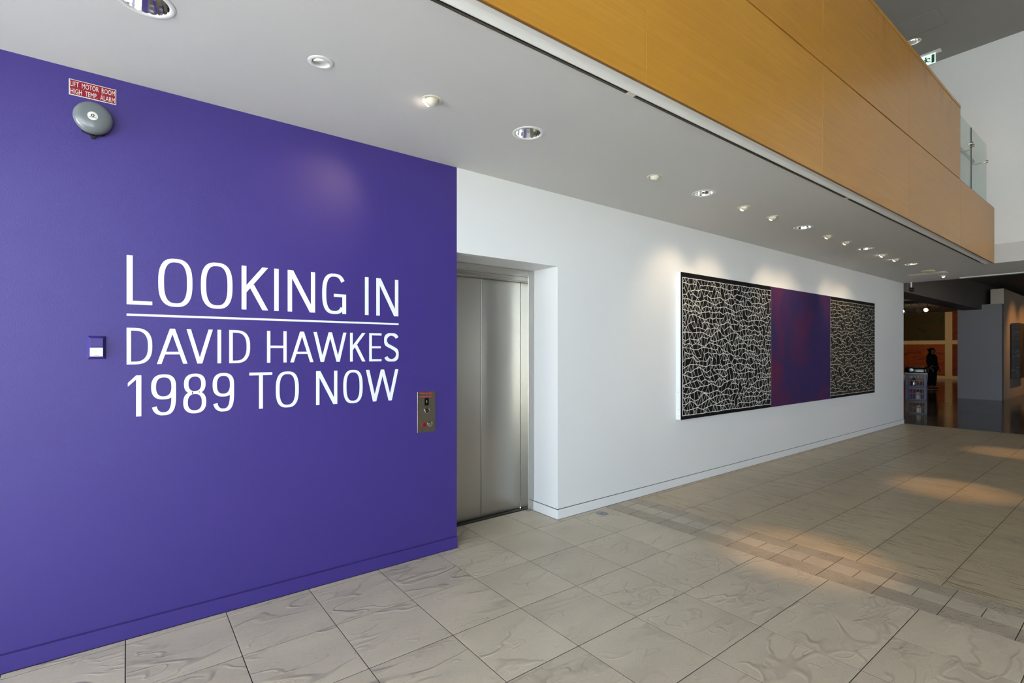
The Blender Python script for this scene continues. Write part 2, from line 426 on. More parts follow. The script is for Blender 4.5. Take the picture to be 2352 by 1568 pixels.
# ---- lift
lift=empty('lift_entrance',(2.523,3.625,0)); tag(lift,'stainless steel lift entrance with closed two-leaf doors in white recess','lift')
L=lambda a,b,c=.0015: bbox(tuple(p-q for p,q in zip(a,(2.523,3.625,0))),tuple(p-q for p,q in zip(b,(2.523,3.625,0))),c)
L((2.004,3.625,0),(2.071,3.742,2.254)).build('door_jamb','steel_frame',lift)
L((2.975,3.625,0),(3.042,3.742,2.254)).build('door_jamb','steel_frame',lift)
hd=L((2.071,3.628,2.19),(2.975,3.742,2.254)).build('door_header','steel_frame',lift)
L((2.071,3.632,2.152),(2.975,3.742,2.189)).build('header_trim','steel_frame',hd)
box((2.515-2.523,.1435,.006),(2.533-2.523,.1445,2.15)).build('door_gap_shade','black_metal',lift)  # black strip behind the leaves, paints the shade in the door gap
for a,b in ((2.072,2.5215),(2.5265,2.974)): L((a,3.745,.006),(b,3.768,2.15),.002).build('lift_door_leaf','steel_door',lift)
L((2.072,3.69,-.003),(2.974,3.768,.004),.001).build('door_sill','threshold',lift)

# ceiling with real openings for the recessed fittings
def holed(x0,x1,y0,y1,z,holes,seg=40):
    b=MB(); xc={x0,x1}; yc={y0,y1}
    for x,y,r in holes: h=r+.03; xc|={x-h,x+h}; yc|={y-h,y+h}
    xc=sorted(xc); yc=sorted(yc)
    for i in range(len(xc)-1):
        for j in range(len(yc)-1):
            cx,cy=(xc[i]+xc[i+1])/2,(yc[j]+yc[j+1])/2
            if any(abs(cx-x)<r+.03 and abs(cy-y)<r+.03 for x,y,r in holes): continue
            b.add([(xc[i],yc[j],z),(xc[i],yc[j+1],z),(xc[i+1],yc[j+1],z),(xc[i+1],yc[j],z)],[(0,1,2,3)])
    for x,y,r in holes:
        h=r+.03; vs=[];
        for k in range(seg):
            a=2*PI*k/seg; c,s=math.cos(a),math.sin(a); m=max(abs(c),abs(s))
            vs+=[(x+r*c,y+r*s,z),(x+h*c/m,y+h*s/m,z),(x+r*c,y+r*s,z+.02)]
        fs=[]
        for k in range(seg):
            q=(k+1)%seg; fs+=[(k*3,k*3+1,q*3+1,q*3),(k*3,q*3,q*3+2,k*3+2)]
        b.add(vs,fs)
    return b
BIG=[.059,2.05,4.069,6.093,8.04,10.05]; RB=.083
SMALL=[.746,1.351,3.367,4.775,5.361,6.783,7.349,8.737,9.307,12.0]; RS=.045
YL=2.5
holes=[(x,YL,RB) for x in BIG]+[(x,YL,RS) for x in SMALL]
struct(holed(XBK,XE,1.792,YW,ZC,holes).build('ceiling','ceiling_paint'))
struct(box((XU-.01,-5.0,ZC),(XE,1.792,ZC+.3)).build('ceiling_passage','ceiling_paint'))
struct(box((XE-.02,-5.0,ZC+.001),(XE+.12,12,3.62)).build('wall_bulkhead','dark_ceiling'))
struct(bbox((XE-.20,-5.0,ZC-.018),(XE-.08,2.38,ZC-.0005),.004).build('trim_1','white_metal'))

# ---- mezzanine: slab, veneered fascia, capping, glass balustrade
struct(box((XBK,1.70,3.2),(XU,YW,3.72)).build('floor_mezzanine','white_paint'))
mz=struct(empty('wall_mezzanine',(0,YM,ZC)))
box((XBK,.026,.004),(XU-.002,.045,.884)).build('backing_board','wood_edge',mz)
box((XBK,.026,.885),(8.80,.045,1.835)).build('backing_board','wood_edge',mz)
jo=[-4.49+2.2147*i for i in range(8)]; jo[-1]=XU
jo=[XBK]+[2.167-2.2147*i for i in (2,1)]+[2.167,4.40,6.614,8.822,XU]
for a,b in zip(jo[:-1],jo[1:]):
    o=bbox((a-(a+b)/2+.0012,0,-.44),(b-(a+b)/2-.0012,.025,.44),.0012).build('veneer_panel','maple_veneer',mz); o.location=((a+b)/2,0,.44)
    if b<8.9:
        o=bbox((a-(a+b)/2+.0012,0,-.4675),(b-(a+b)/2-.0012,.025,.4675),.0012).build('veneer_panel','maple_stained',mz); o.location=((a+b)/2,0,.8915+.4675)
bbox((XBK,-.004,1.834),(8.826,.16,1.873),.003).build('capping_rail','maple_veneer',mz)
box((XBK,.001,-.006),(XU-.002,.011,-.0005)).build('panel_edge_strip','wood_edge',mz)
box((8.826,.002,.8805),(XU-.002,.045,.887)).build('panel_edge_strip','wood_edge',mz)
box((XBK,.046,.815),(8.80,.16,1.833)).build('parapet_core','white_paint',mz)
# soffit edge: black slot diffuser, rounded white aluminium nose, flat grey strip
sl=empty('slot_diffuser',(0,1.79,ZC)); tag(sl,'long black two-slot air diffuser along the ceiling edge under the wood fascia','air diffuser')
box((XBK,-.038,.001),(XU-.35,0,.03)).build('slot_body','dark_slot',sl)
segs=[(XBK,2.15),(2.215,5.21),(5.265,XU-.35)]
for a,b in segs:
    for yy_,wd in ((-.0045,.0018),(-.0098,.0026),(-.015,.0018)): box((a,yy_-wd/2,-.004),(b,yy_+wd/2,.0)).build('slot_blade','olive_slat',sl)
for x in (2.183,5.238): bbox((x-.03,-.033,-.0045),(x+.03,0,0),.001).build('joining_plate','cream_metal',sl)
pm=empty('trim_2',(0,YM,ZC)); struct(pm)
prof=[(.091,.004),(.091,-.013),(.088,-.016),(.082,-.0145),(.07,-.008),(.058,-.0025),(.046,.0)]
vs=[];n=len(prof)
for X in (XBK,XU-.12):
    vs+=[(X,y,z) for y,z in prof]
MB().add(vs,[(i,i+n,i+1+n,i+1) for i in range(n-1)]+[tuple(range(n)),tuple(range(2*n-1,n-1,-1))]).build('rounded_nosing','white_metal',pm,60)
box((XBK,.017,-.001),(XU-.06,.046,.002)).build('flat_strip','white_metal',pm)
box((XBK,.011,-.004),(XU-.02,.017,.003)).build('edge_bead','cream_metal',pm)

# glass balustrade at the open end of the mezzanine
def pane(name,x0,x1,label):
    g=empty(name,(x0,1.70,3.795)); tag(g,label,'glass panel','glass balustrade panels')
    bbox((0,0,0),(x1-x0,.012,.935),.001).build('glass_pane','green_glass',g)
    return g
g1=pane('glass_balustrade',8.84,9.672,'clear greenish glass balustrade panel touching the high veneered parapet')
g2=pane('glass_balustrade',9.69,10.68,'clear greenish glass balustrade panel at the white upper wall')
def standoff(g,x,z):
    b=MB(); b.lathe([(0,.0),(.022,.0),(.022,-.024),(.018,-.028),(0,-.028)],20,Matrix.Translation((x,0,z))@rotX(-PI/2)@Matrix.Scale(1,4))
    b.build('glass_clamp','chrome',g,40)
standoff(g1,.80,.695); standoff(g2,.03,.68); standoff(g2,.95,.66)
box((-.0165,-.002,0),(-.0035,.016,.935)).build('gap_seal','black_gloss',g2)
hr=empty('handrail',(8.84,1.83,4.47)); tag(hr,'round white handrail on brackets behind the glass balustrade','handrail')
MB().tube([(0,0,0),(1.68,0,0)],.024,12).build('rail','dull_silver',hr,60)
for x in (.80,1.60): MB().tube([(x,0,-.02),(x,-.01,-.06),(x,-.05,-.075),(x,-.115,-.07)],.008,8).build('rail_bracket','dull_silver',hr,60)

# upper white end wall, upper ceiling, other lobby walls
struct(box((XU,-7.0,ZC+.001),(XU+.25,YW,ZU+.02)).build('wall_end_upper','white_paint'))
struct(box((10.86,1.98,3.73),(XU-.001,2.14,4.44)).build('wall_pier','white_paint'))
UL=(10.003,2.454,.085)
struct(holed(XBK,XU,-7.0,YW,ZU,[UL]).build('ceiling_upper','upper_ceiling_paint'))
struct(box((XBK-.3,-7.3,ZU+.25),(XU+.3,3.6,ZU+.4)).build('roof_slab','white_paint'))
# access hatch in the upper ceiling
hx=empty('ceiling_hatch',(9.56,2.25,ZU)); tag(hx,'square flush access hatch in the upper ceiling beside the exit sign','hatch')
bbox((-.26,-.24,-.004),(.26,.24,-.0005),.001).build('hatch_lid','upper_ceiling_paint',hx)
b=MB(); 
for a in ((-.275,-.255,.275,-.245),(-.275,.245,.275,.255),(-.275,-.245,-.265,.245),(.265,-.245,.275,.245)): b.box((a[0],a[1],-.005),(a[2],a[3],-.0005))
b.build('hatch_frame','upper_ceiling_paint',hx)
# window walls
def windowwall(name,axis,pos,u0,u1,z0,z1,openings,n,mt='white_paint'):
    """wall plane with openings [(a,b,za,zb,cols,rows)], each with frame and panes"""
    b=MB(); cur=u0
    def bx_(a0,a1,c0,c1,t0=-.12,t1=.12,bb=b):
        if a1-a0<1e-4 or c1-c0<1e-4: return
        if axis=='x': bb.box((a0,pos+t0,c0),(a1,pos+t1,c1))
        else: bb.box((pos+t0,a0,c0),(pos+t1,a1,c1))
    for (a,c,za,zb,nc,nr) in openings:
        bx_(cur,a,z0,z1); bx_(a,c,z0,za); bx_(a,c,zb,z1); cur=c
    bx_(cur,u1,z0,z1)
    struct(b.build(name,mt))
    for i,(a,c,za,zb,nc,nr) in enumerate(openings):
        root=struct(empty('window_%d'%(n+i),(0,0,0)))
        f=MB(); t=.035
        for q in range(nc+1):
            u=a+(c-a)*q/nc; u=min(max(u,a+t),c-t); bx_(u-t,u+t,za,zb,-.05,.05,f)
        for q in range(nr+1):
            zz=za+(zb-za)*q/nr; zz=min(max(zz,za+t),zb-t); bx_(a,c,zz-t,zz+t,-.049,.049,f)
        f.build('window_frame','dull_silver',root)
        for q in range(nc):
            for p in range(nr):
                g=MB(); bx_(a+(c-a)*q/nc+t,a+(c-a)*(q+1)/nc-t,za+(zb-za)*p/nr+t,za+(zb-za)*(p+1)/nr-t,-.004,.004,g); g.build('window_pane','window_glass',root)
windowwall('wall_right','x',-7.12,XBK-.2,XU+.2,-.0,ZU+.02,[(WX0,WX1,.15,6.15,2,3)],1,'lobby_light_absorber')
windowwall('wall_back','y',XBK-.12,-7.3,3.75,-.0,ZU+.02,[(-6.45,1.55,.07,4.07,5,2),(1.77,3.27,.05,2.81,1,1)],2)
struct(box((XU,-7.0,0),(XU+.2,-5.0,ZC+.002)).build('wall_passage','white_paint'))
struct(box((-45,-47,-.4),(35,-7.4,-.28)).build('pavement','pavement'))
struct(box((-45,-7.4,-.4),(XBK-.3,30,-.28)).build('pavement','pavement'))

# ------------------------------------------------------------------ ceiling fittings
def downlight(x,y,z,label,lit=False,group='large reflector downlights',r=RB,power=0):
    o=empty('downlight',(x,y,z)); tag(o,label,'downlight',group)
    MB().lathe([(r-.004,.012),(r-.004,-.001),(r,-.004),(r+.012,-.0045),(r+.018,-.002),(r+.018,.0)],40).build('trim_ring','white_metal',o,40)
    b=MB(); sg=18; pf=[(r-.003,.0),(r-.010,.035),(r-.022,.075),(r-.040,.11),(r-.06,.13)]
    b.lathe(pf,sg); b.lathe([(r-.06,.13),(.0,.131)],sg)
    b.build('reflector','silver',o)
    MB().lathe([(.0,.05),(.014,.052),(.022,.068),(.022,.10),(.014,.128)],16).build('lamp','lamp_hot' if lit else 'lamp_off',o,60)
    return o
labs=['large mirrored downlight in the ceiling over the alarm bell','large mirrored downlight in the ceiling over the lift doors',
 'large mirrored downlight between the lift and the triptych','large mirrored downlight over the black and white canvas next to the lift side',
 'large mirrored downlight over the violet centre canvas','large mirrored downlight over the black and white canvas next to the gallery opening']
for i,x in enumerate(BIG): downlight(x,YL,ZC,labs[i],lit=(i==5))
def eyeball(x,label,aim=None,power=0,lit=0,group='small eyeball spotlights',angle=78,col=(255,226,186)):
    o=empty('eyeball_spotlight',(x,YL,ZC)); tag(o,label,'spotlight',group)
    r=RS
    MB().lathe([(r-.004,.018),(r-.004,-.001),(r,-.004),(r+.010,-.0045),(r+.0145,-.0015),(r+.0145,0)],36).build('trim_ring','cream_metal',o,40)
    d=(Vector(aim)-Vector((x,YL,ZC))).normalized() if aim else Vector((0.02,.3,-1)).normalized()
    q=d.to_track_quat('-Z','Y').to_matrix().to_4x4(); T=Matrix.Translation((0,0,.004))@q
    R=.039; pf=[]
    for k in range(9):
        t=PI/2*(k/8)*.62; pf.append((R*math.cos(t),-R*math.sin(t)))
    pf=[(0,R),(R*math.cos(1.1),R*math.sin(1.1)),(R*math.cos(.5),R*math.sin(.5))]+pf
    rr,hh=pf[-1]; pf+=[(rr-.003,hh+.001),(rr-.006,hh+.012)]
    bl=MB().lathe(pf,28,T).build('eyeball','cream_metal',o,35)
    le=MB().lathe([(rr-.004,hh+.004),(rr*.85,hh-.004),(rr*.5,hh-.010),(0.0,hh-.012)] if lit else [(rr-.004,hh+.003),(0.0,hh+.001)],24,T).build('lamp_lens',['lamp_off','lamp_warm','lamp_hot'][lit],bl,60)
    if power:
        spot('lamp_beam',Vector((x,YL,ZC+.004))+d*.055,aim,power,angle,.85,col,o,.02)
    return o
# open gimbal fitting, unlit
o=empty('gimbal_spotlight',(.746,YL,ZC)); tag(o,'small unlit gimbal spotlight in ceiling above the purple lettering wall','spotlight','small ceiling spotlights')
MB().lathe([(.040,.02),(.040,-.001),(.043,-.004),(.054,-.0045),(.0595,-.0015),(.0595,0)],36).build('trim_ring','white_metal',o,40)
Tg=Matrix.Translation((0,0,.014))@Matrix.Rotation(.35,4,'X')@Matrix.Rotation(-.2,4,'Y')
gi=MB().lathe([(.036,.012),(.036,-.010),(.030,-.012),(.0255,-.008),(.0255,.006)],32,Tg).build('gimbal_ring','white_metal',o,40)
MB().lathe([(.0255,.0),(.020,.016),(.010,.026),(0,.028)],20,Tg).build('lamp_reflector','silver',gi,60)
MB().lathe([(0,-.001),(.006,.002),(.006,.02)],12,Tg).build('lamp_capsule','lamp_off',gi,60)
MB().lathe([(.040,.03),(0,.031)],24).build('housing_cap','black_metal',o)
def wallaim(x,z,dx=0): return (x+dx,YW,z)
PW=17
eyeball(1.351,'lit eyeball spotlight washing the purple wall beside the lift',(0.93,YW,2.40),6.0,2,angle=56,col=(255,214,170))
eyeball(3.367,'unlit eyeball spotlight in ceiling just past the lift recess')
eyeball(4.775,'lit eyeball spotlight over the white canvas edge facing the lift',wallaim(4.72,1.95),PW,1)
eyeball(5.361,'lit eyeball spotlight over the middle of the canvas next to the lift',wallaim(5.5,1.95),PW,1)
eyeball(6.783,'eyeball spotlight over the joint between first black canvas and violet canvas',wallaim(6.95,1.95),PW,1)
eyeball(7.349,'eyeball spotlight over the lift-side half of the violet canvas',wallaim(7.5,1.95),PW*.8,1)
eyeball(8.737,'bright eyeball spotlight over the gallery-side edge of the violet canvas',wallaim(9.0,1.95),PW*.8,2)
eyeball(9.307,'bright eyeball spotlight over the black canvas next to the gallery',wallaim(9.6,1.95),PW*.8,2)
eyeball(12.0,'small lit eyeball spotlight close to the gallery opening edge',(12.3,2.3,0),6,2)
# remaining ceiling items near the opening
o=empty('ceiling_sensor',(11.11,2.52,ZC)); tag(o,'round yellowed ceiling detector near the gallery opening','detector')
MB().lathe([(.0,-.034),(.04,-.034),(.072,-.028),(.082,-.014)],32).build('detector_dome','yellow_plastic',o,50)
MB().lathe([(.082,-.013),(.095,-.011),(.098,0)],32).build('base_ring','cream_metal',o,40)
o=empty('ceiling_grille',(11.5,2.62,ZC)); tag(o,'flat rectangular white ceiling plate beside the round detector','vent')
b=MB()
for a in ((-.11,-.27,.11,-.25),(-.11,.25,.11,.27),(-.11,-.25,-.09,.25),(.09,-.25,.11,.25)): b.box((a[0],a[1],-.006),(a[2],a[3],-.0003))
b.build('grille_frame','white_metal',o)
for i in range(5): box((-.075+.034*i-.012,-.25,-.0045),(-.075+.034*i+.012,.25,-.0003)).build('grille_blade','cream_metal',o)
# security camera on a stem
o=empty('security_camera',(12.62,3.13,ZC)); tag(o,'black ball camera on short white ceiling stem at wall corner','camera')
MB().lathe([(0,0),(.02,0),(.02,-.006),(.0125,-.008),(.0125,-.115),(0,-.115)],16).build('stem','white_metal',o,40)
MB().lathe([(0.0,-.112),(.022,-.114),(.042,-.13),(.050,-.155),(.044,-.18),(.026,-.197),(0,-.203)],24).build('camera_head','black_gloss',o,60)
MB().tube([(.0,.016,-.002),(-.01,.05,-.03),(-.012,.066,-.08),(-.01,.06,-.13),(0,.045,-.15)],.003,6).build('cable','cream_metal',o,60)
# upper level downlight and exit sign
downlight(UL[0],UL[1],ZU,'warm lit downlight in the high upper ceiling next to the exit sign',True,'upper ceiling downlight',UL[2])
spot('lamp_beam',(UL[0],UL[1],ZU+.05),(UL[0],UL[1],3.7),22,100,.6,(255,206,140),None,.03)
ex=empty('exit_sign',(10.6,2.375,ZU)); tag(ex,'green and white running man exit sign hanging from upper ceiling','exit sign')
bbox((-.05,-.14,-.022),(.05,.19,-.0005),.003).build('mounting_bar','white_metal',ex)
bd=bbox((-.008,-.07,-.186),(.008,.19,-.023),.003).build('sign_panel','exit_white',ex)
def exg(polys):
    b=MB()
    for p in polys:
        n=len(p); a=sum(p[i][0]*p[(i+1)%n][1]-p[(i+1)%n][0]*p[i][1] for i in range(n))
        if a>0: p=p[::-1]
        vs=[(-.0095,y,z) for y,z in p]+[(-.0081,y,z) for y,z in p]
        b.add(vs,[tuple(range(n)),tuple(range(2*n-1,n-1,-1))]+[(i,i+n,(i+1)%n+n,(i+1)%n) for i in range(n)])
    return b
for p_ in ([(-.056,-.176),(-.018,-.176),(-.018,-.043),(-.056,-.043)],[(.138,-.176),(.176,-.176),(.176,-.043),(.138,-.043)]): exg([p_]).build('door_symbol','exit_green',bd)
circ=[(.058+.0125*math.cos(a*PI/8),-.066+.0125*math.sin(a*PI/8)) for a in range(16)]
man=[circ,[(.072,-.082),(.046,-.080),(.038,-.120),(.064,-.124)],
     [(.070,-.082),(.076,-.090),(.108,-.112),(.100,-.122),(.066,-.100)],[(.050,-.080),(.044,-.090),(.016,-.092),(.006,-.112),(-.006,-.106),(.008,-.080)],
     [(.040,-.116),(.062,-.122),(.086,-.142),(.080,-.176),(.066,-.176),(.070,-.150),(.048,-.134)],
     [(.040,-.114),(.056,-.126),(.030,-.146),(-.006,-.150),(-.006,-.138),(.026,-.134)]]
exg(man).build('running_figure','exit_green',bd)
# high track spots over the void that pool on the floor
tk=empty('lighting_track',(6.6,-1.4,ZU)); tag(tk,'long black lighting track on the high lobby ceiling','lighting track')
bbox((-4.6,-.018,-.03),(4.6,.018,-.0005),.003).build('track_rail','black_metal',tk)
def trackspot(loc,target,label,group,power,angle,mt='black_metal',lens='lamp_hot',col=(255,206,140),sc=1.0,drop=.12,blend=.9):
    o=empty('track_spotlight',loc); tag(o,label,'spotlight',group)
    p=Vector(loc); d=(Vector(target)-(p+Vector((0,0,-drop*1.5)))).normalized()
    q=Matrix.Translation((0,0,-drop*1.5))@d.to_track_quat('-Z','Y').to_matrix().to_4x4()
    MB().box((-.03*sc,-.017*sc,-.025),(.03*sc,.017*sc,0)).tube([(0,0,-.02),(0,0,-drop)],.008*sc,8).build('track_adapter',mt,o)
    h=MB().lathe([(0,.10*sc),(.034*sc,.095*sc),(.042*sc,.07*sc),(.042*sc,-.05*sc),(.05*sc,-.09*sc),(.046*sc,-.09*sc),(.038*sc,-.05*sc)],24,q).build('lamp_head',mt,o,40)
    MB().lathe([(.040*sc,-.055*sc),(0,-.053*sc)],20,q).build('lamp_lens',lens,h)
    MB().tube([(-.05*sc,0,-drop),(.05*sc,0,-drop)],.006*sc,6).tube([(-.05*sc,0,-drop),(-.047*sc,0,-drop*1.5)],.005*sc,6).tube([(.05*sc,0,-drop),(.047*sc,0,-drop*1.5)],.005*sc,6).build('yoke',mt,o)
    if power: spot('lamp_beam',p+Vector((0,0,-drop*1.5))+d*.11*sc,target,power,angle,blend,col,o,.03)
    return o
for tx,ty,pw,lab in ((3.95,1.62,800,'black track spotlight pooling on the mosaic floor border'),(7.1,1.40,760,'black track spotlight pooling on the floor opposite the violet canvas'),(10.3,1.35,620,'black track spotlight pooling on the floor before the gallery opening')):
    trackspot((tx+.0,-1.4,ZU-.03),(tx,ty,0),lab,'lobby track spotlights',pw,11,col=(255,204,146))

# ------------------------------------------------------------------ wall lettering
Z0=-.0008
def sup(t,n):
    c,s=math.cos(t),math.sin(t); return math.copysign(abs(c)**(2/n),c),math.copysign(abs(s)**(2/n),s)
class G:
    """glyph pieces in (x,z), cap height h"""
    def __init__(s,w,h,sv,sh): s.w,s.h,s.sv,s.sh=w,h,sv,sh; s.p=[]
    def bar(s,x0,z0,x1,z1): s.p.append([(x0,z0),(x1,z0),(x1,z1),(x0,z1)]); return s
    def dia(s,xa,za,xb,zb,wd): s.p.append([(xa,za),(xa+wd,za),(xb+wd,zb),(xb,zb)]); return s
    def ring(s,x0,x1,z0,z1,t0=0,t1=360,n=2.7,seg=48,sv=None,sh=None):
        sv=sv or s.sv; sh=sh or s.sh
        cx,cz=(x0+x1)/2,(z0+z1)/2; rx,rz=(x1-x0)/2,(z1-z0)/2
        k=max(6,int(seg*abs(t1-t0)/360)); pr=None
        for i in range(k+1):
            t=math.radians(t0+(t1-t0)*i/k); u,v=sup(t,n); u2,v2=sup(t,n)
            o=(cx+rx*u,cz+rz*v); q=(cx+(rx-sv)*u2,cz+(rz-sh)*v2)
            if pr: s.p.append([pr[0],o,q,pr[1]])
            pr=(o,q)
        return s
def glyph(ch,w,h,sv,sh):
    g=G(w,h,sv,sh); B=g.bar; D=g.dia; d=sv*1.12; R=g.ring
    if ch=='L': B(0,0,sv,h); B(sv,0,w,sh)
    elif ch=='O': R(0,w,-.012*h,1.012*h)
    elif ch=='K':
        B(0,0,sv,h); k=sv*1.28
        den=w-k*1.02-sv*.55
        def ax(z): return sv*.55+den*(z/h-.5)/.5
        zr=h*(.5+.5*(sv*.45-k)/den); zl=h*(.5+.5*sv*.45/den)
        g.p.append([(sv*.98,zr),(ax(h)+k,h),(ax(h),h),(sv*.98,zl)])
        D(w-k,0,ax(.58*h)+.15*k,.58*h,k*.98)
    elif ch=='I': B(0,0,sv,h)
    elif ch=='N': B(0,0,sv,h); B(w-sv,0,w,h); D(w-d*1.12,0,0,h,d*1.12)
    elif ch=='G':
        R(0,w,-.012*h,1.012*h,14+22,300); B(w-sv,0.0,w,.5*h); B(w*.48,.5*h-sh,w-sv,.5*h)
        R(0,w,-.012*h,1.012*h,296,318)
    elif ch=='D':
        c=w*.30; B(0,0,sv,h); B(sv,h-sh,c,h); B(sv,0,c,sh); R(c-(w-c),w,0,h,-90,90,2.6)
    elif ch=='A':
        D(0,0,w/2-d*.56,h,d); D(w-d,0,w/2-d*.44,h,d); z=.27*h
        xl=lambda zz:(w/2-d*.56)*zz/h+d*.8
        g.p.append([(xl(z),z),(w-xl(z),z),(w-xl(z+sh),z+sh),(xl(z+sh),z+sh)])
    elif ch=='V': D(w/2-d*.56,0,0,h,d); D(w/2-d*.44,0,w-d,h,d)
    elif ch=='W':
        D(w*.26-d*.5,0,0,h,d); D(w*.26-d*.5,0,w*.5-d*.5,h,d); D(w*.74-d*.5,0,w*.5-d*.5,h,d); D(w*.74-d*.5,0,w-d,h,d)
    elif ch=='H': B(0,0,sv,h); B(w-sv,0,w,h); B(sv,.5*h-sh/2,w-sv,.5*h+sh/2)
    elif ch=='E': B(0,0,sv,h); B(sv,0,w,sh); B(sv,h-sh,w,h); B(sv,.5*h-sh/2,w*.94,.5*h+sh/2)
    elif ch=='S':
        pts=[]; 
        def arc(cx,cz,rx,rz,a,b,k):
            for i in range(k+1):
                t=math.radians(a+(b-a)*i/k); u,v=sup(t,2.3); pts.append((cx+rx*u,cz+rz*v))
        rx=w/2-sv/2
        arc(w/2,.755*h,rx,.255*h-sh/2,22,232,18); pts.append((w*.5,.505*h)); arc(w/2,.245*h,rx,.255*h-sh/2,52,-158,18)
        pr=None
        for i,(x,z) in enumerate(pts):
            xa,za=pts[max(i-1,0)]; xb,zb=pts[min(i+1,len(pts)-1)]; tx,tz=xb-xa,zb-za; l=math.hypot(tx,tz); tx/=l; tz/=l
            q=(sv*abs(tz)+sh*1.12*abs(tx))/2; cur=((x-tz*q,z+tx*q),(x+tz*q,z-tx*q))
            if pr: g.p.append([pr[0],cur[0],cur[1],pr[1]])
            pr=cur
    elif ch=='T': B(0,h-sh,w,h); B(w/2-sv/2,0,w/2+sv/2,h-sh)
    elif ch=='1': B(w-sv*1.06,0,w,h); D(0,.77*h-sh*1.1,0,.77*h,0); g.p[-1]=[(0,.73*h),(0,.82*h),(w-sv*1.06,h),(w-sv*1.06,h-.10*h)]
    elif ch=='8': R(w*.03,w*.97,.485*h,1.01*h,n=2.4); R(0,w,-.01*h,.485*h+sh,n=2.4)
    elif ch=='9': R(0,w,.385*h,1.01*h,n=2.5); B(w-sv,.48*h,w,.72*h); R(0,w,-.01*h,1.01*h,0,-100,n=2.9); R(w*.02,w*.98,-.01*h,.6*h,-95,-165,n=2.4)
    return g
def letters(root,items,z0,h,sv,sh,x0,ybase):
    for ch,a,b in items:
        g=glyph(ch,b-a,h,sv,sh); m=MB()
        for q,p in enumerate(g.p):
            m.prism(p,-.0011-.00002*(q%9),0)
        o=m.build('letter','vinyl_white',root); o.location=(a-x0,0,0)
def line(label,items,z0,h,sv,sh):
    x0=items[0][1]; r=empty('vinyl_lettering',(x0,YW-.0002,z0)); tag(r,label,'lettering','white vinyl title on the purple wall')
    letters(r,items,z0,h,sv,sh,x0,YW)
line('tallest line of white vinyl capitals above the thin rule on purple wall',[('L',-.004,.105),('O',.131,.287),('O',.327,.484),('K',.531,.675),('I',.708,.733),('N',.785,.949),('G',.993,1.148),('I',1.276,1.301),('N',1.356,1.519)],1.745,.257,.0255,.0195)
line('line of white vinyl capitals directly under the thin rule on purple wall',[('D',-.004,.105),('A',.125,.264),('V',.259,.385),('I',.408,.426),('D',.467,.576),('H',.668,.779),('A',.800,.939),('W',.939,1.150),('K',1.174,1.280),('E',1.306,1.394),('S',1.414,1.521)],1.430,.192,.0185,.0145)
line('bottom line of white vinyl numerals and capitals on purple wall',[('1',0.001,.058),('9',.100,.211),('8',.244,.353),('9',.384,.492),('T',.572,.697),('O',.717,.850),('N',.955,1.090),('O',1.129,1.260),('W',1.283,1.519)],1.155,.217,.0212,.0165)
b=box((-.004,YW-.0013,1.6845),(1.521,YW-.0002,1.6965)); o=b.build('vinyl_rule','vinyl_white'); tag(o,'thin white vinyl rule between the lines of wall lettering','lettering','white vinyl title on the purple wall')

# small print by the built-in face
def textmesh(txt,size,mt,parent,loc,width=None,depth=.0004,name='printed_text',height=None):
    cu=bpy.data.curves.new('t','FONT'); cu.body=txt; cu.size=1; cu.extrude=0; cu.resolution_u=3
    ob=bpy.data.objects.new('t',cu); C.objects.link(ob)
    dg=bpy.context.evaluated_depsgraph_get(); me=bpy.data.meshes.new_from_object(ob.evaluated_get(dg))
    bpy.data.objects.remove(ob); bpy.data.curves.remove(cu)
    xs_=[v.co.x for v in me.vertices]; ys_=[v.co.y for v in me.vertices]
    sx=(width/(max(xs_)-min(xs_))) if width else size; sz=(height/(max(ys_)-min(ys_))) if height else size
    x0,y0=min(xs_),min(ys_)
    for v in me.vertices: v.co=((v.co.x-x0)*sx,0,(v.co.y-y0)*sz)
    me.materials.clear(); me.materials.append(M[mt])
    o=bpy.data.objects.new(name,me); C.objects.link(o); o.parent=parent; o.location=loc; return o
sg=empty('engraved_sign',(-.138,YW,2.809)); tag(sg,'small red engraved lift motor room sign above the alarm bell','sign')
bbox((-.092,-.003,-.039),(.092,-.0002,.039),.0006).build('sign_border','badge_white',sg)
bbox((-.0885,-.0038,-.0355),(.0885,-.0028,.0355),.0002).build('sign_face','sign_red',sg)
textmesh('LIFT  MOTOR  ROOM',1,'badge_white',sg,(-.086,-.0043,.004),.172,height=.025)
textmesh('HIGH  TEMP.  ALARM',1,'badge_white',sg,(-.086,-.0043,-.0315),.172,height=.025)
for x in (-.036,.036): MB().lathe([(0,.0016),(.003,.0012),(.0034,0)],10,Matrix.Translation((x,-.0038,0))@rotX(PI/2)).build('screw','dull_silver',sg)
# alarm bell
bl=empty('alarm_bell',(-.137,YW,2.667)); tag(bl,'round grey alarm bell on black bracket on the purple wall','alarm bell')
TB=rotX(PI/2)
MB().lathe([(0,.0),(.058,.0),(.056,.014),(.0,.014)],32,TB).build('back_box','black_metal',bl,40)
MB().lathe([(.074,.018),(.078,.020),(.079,.028),(.0765,.040),(.070,.050),(.058,.0565),(.040,.0595),(.020,.0605),(0,.0605)],48,TB).lathe([(.074,.018),(.071,.038),(.05,.05),(0,.05)],32,TB).build('gong','bell_grey',bl,50)
MB().lathe([(0,.014),(.012,.014),(.012,.05),(0,.05)],16,TB).build('centre_post','black_metal',bl,50)
bg_=MB().lathe([(.0205,.0605),(.0205,.0618),(.0195,.0622),(0,.0622)],32,TB).build('badge','badge_white',bl,40)
MB().lathe([(.003,.0624),(.0075,.0624)],16,Matrix.Translation((0,0,.002))@TB).build('badge_emblem','print_dark',bg_)
m=MB()
for i in range(6): m.box((-.015+.005*i,-.0625,-.0085-.0006*(i%2)),(-.0108+.005*i,-.0622,-.0062))
